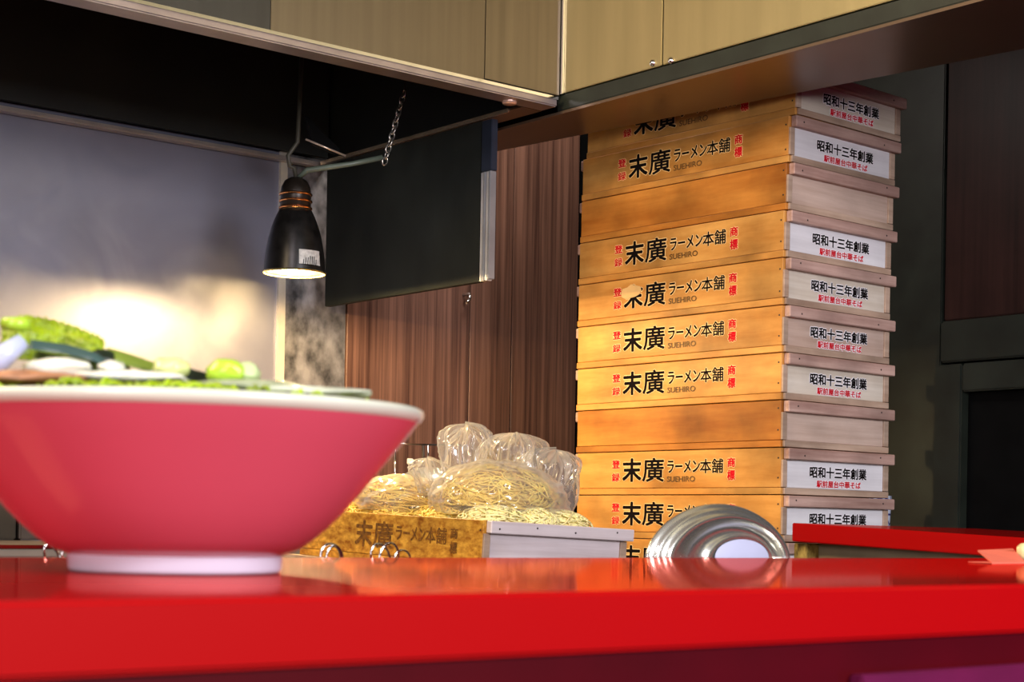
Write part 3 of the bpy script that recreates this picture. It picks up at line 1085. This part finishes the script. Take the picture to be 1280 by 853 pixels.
mesh('lamp_neck', b, mat('neck_black', (.03, .022, .016), rough=.35, vary=.5, metal=.5), lamp, smooth=True)
cop = mat('copper', (.85, .42, .20), rough=.25, metal=1)
for zz in (80, 88.5, 97):
    b = bmesh.new()
    lathe(b, [((19.6 + 1.3 * math.cos(a)) * k_, (zz + 1.6 * math.sin(a)) * k_) for a in [2 * PI * j / 8 for j in range(9)]], 48)
    mesh('vent_ring', b, cop, lamp, smooth=True)
b = bmesh.new()
bmesh.ops.create_uvsphere(b, u_segments=20, v_segments=12, radius=.017)
o = mesh('bulb', b, None, lamp, smooth=True)
mm, n, l, bs = nt('lit_bulb')
bs.inputs['Emission Color'].default_value = (1, .72, .35, 1)
bs.inputs['Emission Strength'].default_value = 60
o.data.materials.append(mm)
o.location = (0, 0, .028)
d = bpy.data.lights.new('heat_lamp_light', 'POINT')
d.energy = 15
d.color = (1, .70, .32)
d.shadow_soft_size = .006
ll = bpy.data.objects.new('heat_lamp_light', d)
C.objects.link(ll)
ll.location = (LX, LY, lz + .002)
# sticker
b = bmesh.new()
for s_ in range(9):
    pass
ang0 = math.atan2(-LY, -LX) + .12
cols_ = []
for j in range(10):
    a = ang0 + .02 + (j / 9) * .78
    col_ = []
    for zz, rr_ in ((6, 38.3), (24, 36.5)):
        for extra in (0.15, .9):
            col_.append(b.verts.new(((rr_ + extra) * k_ * math.cos(a), (rr_ + extra) * k_ * math.sin(a), zz * k_)))
    cols_.append(col_)
for A_, B_ in zip(cols_, cols_[1:]):
    for i0, i1 in ((1, 3), (3, 2), (2, 0), (0, 1)):
        b.faces.new((A_[i0], B_[i0], B_[i1], A_[i1]))
b.faces.new([cols_[0][i] for i in (0, 1, 3, 2)])
b.faces.new([cols_[-1][i] for i in (0, 1, 3, 2)])
stk = mesh('sticker', b, mat('pale_sticker', hexc(196, 196, 190), rough=.5, vary=.3, scale=(150, 150, 150)), lamp)
b = bmesh.new()
for j in range(7):
    a = ang0 + .15 + j * .075
    rr_ = 39.4 * k_
    h = random.uniform(6, 12)
    tube(b, [(rr_ * math.cos(a), rr_ * math.sin(a), 5 * k_), (rr_ * .985 * math.cos(a + .02), rr_ * .985 * math.sin(a + .02), (5 + h) * k_)], .0006, 4)
mesh('sticker_marks', b, M['ink'], stk)
# cable + arm
b = bmesh.new()
top = Vector((0, 0, 118 * k_))
tube(b, [top, top + Vector((-.004, 0, .015)), P(362, 208, Y=LY) - lamp.location, P(360, 195, Y=LY) - lamp.location, P(372, 178, Y=LY) - lamp.location, P(376, 160, Y=LY) - lamp.location + Vector((0, 0, .12))], .0035, 8)
mesh('cable', b, mat('cable_dark', (.05, .045, .03), rough=.5), lamp, smooth=True)
q0 = P(384, 213, Y=LY - .02) - lamp.location
q1 = P(440, 205, Y=LY - .05) - lamp.location
q2 = P(478, 197, Y=LY - .07) - lamp.location
b = bmesh.new()
tube(b, [top + Vector((0, 0, -.003)), q0, q1, q2], [.004, .0045, .004, .0042], 10)
mesh('support_arm', b, mat('grimy_arm', (.12, .15, .11), rough=.4, vary=.4), lamp, smooth=True)
# chain in wrap hanging from the hood
ch = tag(empty('hanging_chain', P(506, 117, Y=LY - .07)), 'short pale chain hanging from the hood holding the lamp arm', 'chain')
a0 = P(506, 113, Y=LY - .07)
a1 = P(480, 205, Y=LY - .07)
n_ = 12
for k in range(n_):
    t_ = (k + .5) / n_
    c_ = a0.lerp(a1, t_) - ch.location
    d_ = (a1 - a0).normalized()
    s1 = d_.cross(Vector((0, 1, 0))).normalized() if k % 2 else d_.cross(d_.cross(Vector((0, 1, 0)))).normalized()
    L2 = (a1 - a0).length / n_ * .68
    pts = [c_ + d_ * L2 * math.cos(2 * PI * j / 12) + s1 * .0045 * math.sin(2 * PI * j / 12) for j in range(12)]
    b = bmesh.new()
    tube(b, pts, .0014, 6, closed=True)
    mesh('chain_link', b, mat('chain_metal', (.5, .47, .42), rough=.25, metal=.9) if k == 0 else bpy.data.materials['chain_metal'], ch, smooth=True)
b = bmesh.new()
tube(b, [a0 - ch.location, a0 - ch.location + Vector((0, 0, .25))], .0012, 6)
mesh('chain_wire', b, M['nail'], ch)
# pale stick + dark flap at the rail
st_ = P(383, 176, Y=LY)
stick = tag(empty('metal_rod', st_), 'thin pale rod above the heat lamp, crossing the hood rail', 'rod')
b = bmesh.new()
tube(b, [P(382, 174, Y=LY) - st_, P(432, 195, Y=LY - .02) - st_], .0016, 8)
mesh('rod', b, mat('rod_brass', (.6, .48, .38), rough=.3, metal=.6), stick, smooth=True)
b = bmesh.new()
fl = [P(383, 144, Y=LY + .03), P(425, 187, Y=LY + .03), P(420, 193, Y=LY + .03), P(391, 180, Y=LY + .03)]
fl = [p_ - st_ for p_ in fl]
hexa(b, fl + [p_ + Vector((0, .006, 0)) for p_ in fl])
mesh('dark_flap', b, M['black'], stick)

# ------------------------------------------------------------------ ramen bowl
BC = P(221, 720, Z=0)
BC = CAM + ray(221, 640).normalized() * 0
dB = Vector((ray(221, 648).x, ray(221, 648).y, 0)) * .762
BX, BY = dB.x, dB.y
bowl = tag(empty('ramen_bowl', (BX, BY, .0003)), 'large glossy pink-red ramen bowl with white rim and foot on the counter', 'bowl')
mred = mat('pink_red_glaze', hexc(208, 86, 106), rough=.25, vary=.03, coat=.35, scale=(10, 10, 10))
mwh = mat('white_glaze', hexc(208, 214, 194), rough=.2, vary=.03)
outer = [(.0480, .0075), (.0505, .0085), (.0560, .0108), (.0615, .0148), (.0680, .0205), (.0750, .0275), (.0835, .0375), (.0920, .0480), (.1000, .0580), (.1060, .0655), (.1085, .0690)]
b = bmesh.new()
lathe(b, outer, 128)
mesh('bowl_body', b, mred, bowl, smooth=True)
b = bmesh.new()
lathe(b, [(.1085, .0690), (.1100, .0700), (.1112, .0722), (.1110, .0742), (.1095, .0750), (.1070, .0735), (.1040, .069), (.098, .0600), (.088, .048), (.078, .036), (.062, .022), (.040, .014), (.0001, .012)], 128)
mesh('white_rim', b, mwh, bowl, smooth=True)
b = bmesh.new()
lathe(b, [(.0001, .004), (.040, .004), (.0425, 0), (.0465, 0), (.0475, .0015), (.0478, .0072), (.0482, .0078), (.0300, .009), (.0001, .009)], 96)
mesh('foot_ring', b, mat('white_foot', hexc(226, 220, 238), rough=.25, vary=.03), bowl, smooth=True)

# contents: bowl frame helper, sz = size
def bp(x_, y_, dd=0):
    """point in the plane through the bowl axis facing the camera, dd metres nearer"""
    q_ = P(x_, y_, D=.762 - dd)
    return q_ - Vector((BX, BY, .0003))


def content(name, label, cat, group=None):
    t_ = tag(empty(name, (BX, BY, .0003)), label, cat, group)
    return t_


b = bmesh.new()
lathe(b, [(.1005, .0652), (.0700, .0695), (.0300, .072), (.0001, .0725)], 96)
o = mesh('broth', b, mat('dark_broth', (.09, .045, .02), rough=.1, vary=.3, coat=.5), smooth=True)
o.location = (BX, BY, .0003)
tag(o, 'dark soy broth filling the red ramen bowl', 'broth')


def sheet(bm_, fn, nu, nv, thick):
    """thin solid sheet from fn(u,v) -> Vector"""
    top_, bot = [], []
    for i in range(nu + 1):
        r1, r2 = [], []
        for j in range(nv + 1):
            p_ = fn(i / nu, j / nv)
            r1.append(bm_.verts.new(p_))
            r2.append(bm_.verts.new(p_ + thick))
        top_.append(r1)
        bot.append(r2)
    for i in range(nu):
        for j in range(nv):
            bm_.faces.new((top_[i][j], top_[i + 1][j], top_[i + 1][j + 1], top_[i][j + 1]))
            bm_.faces.new((bot[i][j], bot[i][j + 1], bot[i + 1][j + 1], bot[i + 1][j]))
    for i in range(nu):
        bm_.faces.new((top_[i][0], bot[i][0], bot[i + 1][0], top_[i + 1][0]))
        bm_.faces.new((top_[i][nv], top_[i + 1][nv], bot[i + 1][nv], bot[i][nv]))
    for j in range(nv):
        bm_.faces.new((top_[0][j], top_[0][j + 1], bot[0][j + 1], bot[0][j]))
        bm_.faces.new((top_[nu][j], bot[nu][j], bot[nu][j + 1], top_[nu][j + 1]))


# heap of scallions: chopped rings over the whole surface
green = mat('scallion_green', hexc(150, 178, 20), rough=.35, vary=.45, scale=(55, 55, 55), sss=.2)
green2 = mat('leaf_green', hexc(136, 158, 12), rough=.45, vary=.5, scale=(90, 90, 90), bump=.6, sss=.2)
pale = mat('onion_white', hexc(226, 228, 212), rough=.25, vary=.08, scale=(40, 40, 40), sss=.3)
nori = mat('nori_dark', (.012, .022, .010), rough=.35, vary=.6, scale=(60, 60, 60))
lime = mat('lime_slice', hexc(170, 205, 60), rough=.25, vary=.3, scale=(60, 60, 60), sss=.3)
rnd = random.Random(5)
b = bmesh.new()
for k in range(520):
    a = rnd.uniform(0, 2 * PI)
    rr = .101 * math.sqrt(rnd.uniform(0.0, 1))
    zz = .0715 + .006 * (1 - (rr / .101) ** 2) + rnd.uniform(0, .003)
    c_ = Vector((rr * math.cos(a), rr * math.sin(a), zz))
    rad = rnd.uniform(.0022, .0042)
    ax = Vector((rnd.uniform(-1, 1), rnd.uniform(-1, 1), rnd.uniform(-1, 1))).normalized()
    u_ = ax.orthogonal().normalized()
    v_ = ax.cross(u_)
    tube(b, [c_ + u_ * rad * math.cos(2 * PI * j / 9) + v_ * rad * math.sin(2 * PI * j / 9) for j in range(9)], .0011, 4, closed=True)
o = mesh('chopped_scallions', b, green, smooth=True)
o.location = (BX, BY, .0003)
tag(o, 'chopped green scallion rings heaped just above the white bowl rim', 'scallions', None, 'stuff')

# big bright leaf at the left
t = content('green_leaf', 'large bright green crinkled leaf standing at the left of the ramen', 'leaf')
b = bmesh.new()


def leaf(u, v):
    # u along from left to right tip, v up
    xpx = 2 + u * 128
    top_ = 395 + 46 * max(0, (u - .25)) ** 1.6 + 14 * max(0, .15 - u) / .15
    bot_ = 448 + 10 * u
    ypx = bot_ + (top_ - bot_) * v
    p_ = bp(xpx, ypx, .012 - .018 * v + .004 * math.sin(u * 9))
    w_ = noise.noise(Vector((u * 7, v * 5, 1))) * .003 + noise.noise(Vector((u * 40, v * 12, 4))) * .0022
    return p_ - FW * w_ + UP * noise.noise(Vector((u * 45, v * 3, 9))) * .0022 * v


sheet(b, leaf, 90, 24, FW * .0016)
mesh('leaf_blade', b, green2, t, smooth=True)
b = bmesh.new()
lathe(b, [(.0001, 0), (.006, .0005), (.0068, .003), (.006, .0055), (.0001, .006)], 20)
o = mesh('leaf_stem', b, lime, t, smooth=True)
o.location = bp(19, 414, .018)
o['label'] = 'pale yellow-green cut stem'

# nori / leek strips fanned to the right
for k, (pts, wd, mm, lab) in enumerate([
    ([(36, 430), (80, 436), (118, 446), (140, 458)], .0024, mat('slate_strip', hexc(60, 84, 80), rough=.25, vary=.25), 'slate green strip under the big leaf'),
    ([(40, 446), (90, 453), (125, 459), (155, 463)], .0030, mat('olive_strip', hexc(120, 140, 70), rough=.3, vary=.3), 'olive strip below the slate green strip'),
    ([(96, 456), (120, 444), (136, 444), (160, 462)], .0030, nori, 'black curled seaweed between leaf and strips'),
    ([(132, 442), (160, 450), (190, 459), (204, 462)], .0030, mat('olive_strip2', hexc(104, 122, 44), rough=.3, vary=.4), 'olive green strip slanting right from the leaf'),
    ([(205, 462), (235, 468), (270, 476), (340, 486)], .0030, nori, 'long dark seaweed strip reaching toward the right rim')]):
    t = content('vegetable_strip', lab, 'garnish', 'long strips laid over the ramen')
    b = bmesh.new()

    def strip(u, v, pts=pts, wd=wd, k=k):
        s_ = u * (len(pts) - 1)
        i = min(int(s_), len(pts) - 2)
        f_ = s_ - i
        a_ = Vector((*pts[i], 0)).lerp(Vector((*pts[i + 1], 0)), f_)
        taper = 1 - .6 * u ** 3
        return bp(a_.x, a_.y, .03 - .004 * k) + UP * wd * (v - .5) * 2 * taper - FW * (v - .5) * -.006 + FW * (.0015 * math.sin(7 * u + k))
    sheet(b, strip, 20, 3, FW * .0016)
    mesh('strip_blade', b, mm, t, smooth=True)


def lump(name, label, cat, c, size, m_, seed, group=None, amp=.2):
    b_ = bmesh.new()
    blob(b_, (0, 0, 0), size, amp, 1.6, seed, 28, 16, zmin=-2)
    o_ = mesh(name, b_, m_, smooth=True)
    o_.location = Vector((BX, BY, .0003)) + c
    ang = math.atan2(RT.y, RT.x)
    o_.rotation_euler = (0, 0, ang)
    tag(o_, label, cat, group)
    return o_


lump('onion_slice', 'white onion piece under the leaf, left of the middle', 'onion', bp(75, 461, .03), (.016, .012, .0048), pale, 1, 'white toppings on the ramen')
lump('onion_slice', 'small white onion bead beside the olive strip', 'onion', bp(140, 461, .03), (.006, .008, .0034), pale, 2, 'white toppings on the ramen')
lump('onion_slice', 'flat white onion layer in the middle of the bowl', 'onion', bp(165, 472, .045), (.026, .012, .0030), pale, 3, 'white toppings on the ramen')
lump('onion_slice', 'flat pale onion layer stretching to the right rim', 'onion', bp(385, 492, .02), (.030, .022, .0030), mat('celadon', hexc(196, 204, 182), rough=.2, vary=.15, scale=(40, 40, 40)), 4, 'white toppings on the ramen')
lump('onion_slice', 'pale green-white onion heap right of the middle', 'onion', bp(310, 484, .02), (.030, .015, .0032), mat('celadon_b', hexc(150, 160, 128), rough=.25, vary=.2, scale=(40, 40, 40)), 14, 'white toppings on the ramen')
lump('lime_piece', 'pale green sliced piece between the seaweed strips', 'garnish', bp(214, 462, .025), (.0085, .008, .0055), mat('pale_lime', hexc(206, 214, 140), rough=.25, vary=.15, scale=(60, 60, 60)), 5, 'green pieces on the ramen')
lump('lime_piece', 'bright green round piece lying right of the seaweed', 'garnish', bp(284, 466, .02), (.0095, .008, .0060), lime, 6, 'green pieces on the ramen')
lump('lime_piece', 'pale translucent green piece at the right of the heap', 'garnish', bp(307, 467, .016), (.0070, .008, .0050), mat('mint_piece', hexc(190, 208, 150), rough=.2, vary=.1), 7, 'green pieces on the ramen')
lump('pork_slice', 'brown roast pork slice edge at the far left', 'meat', bp(40, 474, .05), (.026, .018, .0034), mat('pork_brown', hexc(170, 120, 84), rough=.4, vary=.3, scale=(50, 50, 50)), 8)
# porcelain spoon at the left
t = content('soup_spoon', 'bluish white soup spoon resting against the leaf at the left border', 'spoon')
b = bmesh.new()
tube(b, [bp(-30, 468, .04), bp(2, 447, .045), bp(28, 427, .04)], [.0060, .0052, .0035], 16)
mesh('handle', b, mat('blue_white_glaze', hexc(186, 196, 226), rough=.1, vary=.05), t, smooth=True)

# ------------------------------------------------------------------ steam
sc_ = Vector((1.13, 2.365, .34))
b = bmesh.new()
blob(b, (0, 0, 0), (.34, .115, .29), 0, 1, 0, 32, 20, zmin=-2)
mm = bpy.data.materials.new('steam')
mm.use_nodes = True
n, l = mm.node_tree.nodes, mm.node_tree.links
n.remove(n['Principled BSDF'])
pv = n.new('ShaderNodeVolumePrincipled')
pv.inputs['Color'].default_value = (.93, .93, 1, 1)
pv.inputs['Anisotropy'].default_value = .1
tc = n.new('ShaderNodeTexCoord')
no = n.new('ShaderNodeTexNoise')
no.inputs['Scale'].default_value = 7
no.inputs['Detail'].default_value = 4
no.inputs['Distortion'].default_value = .8
l.new(tc.outputs['Object'], no.inputs['Vector'])
mr = n.new('ShaderNodeMapRange')
mr.inputs[1].default_value = .46
mr.inputs[2].default_value = .72
mr.inputs[3].default_value = 0
mr.inputs[4].default_value = 7
l.new(no.outputs[0], mr.inputs[0])
mpv = n.new('ShaderNodeVectorMath')
mpv.operation = 'DIVIDE'
mpv.inputs[1].default_value = (.34, .115, .29)
l.new(tc.outputs['Object'], mpv.inputs[0])
ln = n.new('ShaderNodeVectorMath')
ln.operation = 'LENGTH'
l.new(mpv.outputs[0], ln.inputs[0])
fo = n.new('ShaderNodeMapRange')
fo.inputs[1].default_value = .3
fo.inputs[2].default_value = 1
fo.inputs[3].default_value = 1
fo.inputs[4].default_value = 0
l.new(ln.outputs['Value'], fo.inputs[0])
mu = n.new('ShaderNodeMath')
mu.operation = 'MULTIPLY'
l.new(mr.outputs[0], mu.inputs[0])
l.new(fo.outputs[0], mu.inputs[1])
l.new(mu.outputs[0], pv.inputs['Density'])
l.new(pv.outputs[0], n['Material Output'].inputs['Volume'])
o = mesh('steam', b, mm, smooth=True)
o.location = sc_
tag(o, 'thin steam drifting before the steel wall beside the heat lamp', 'steam', None, 'stuff')
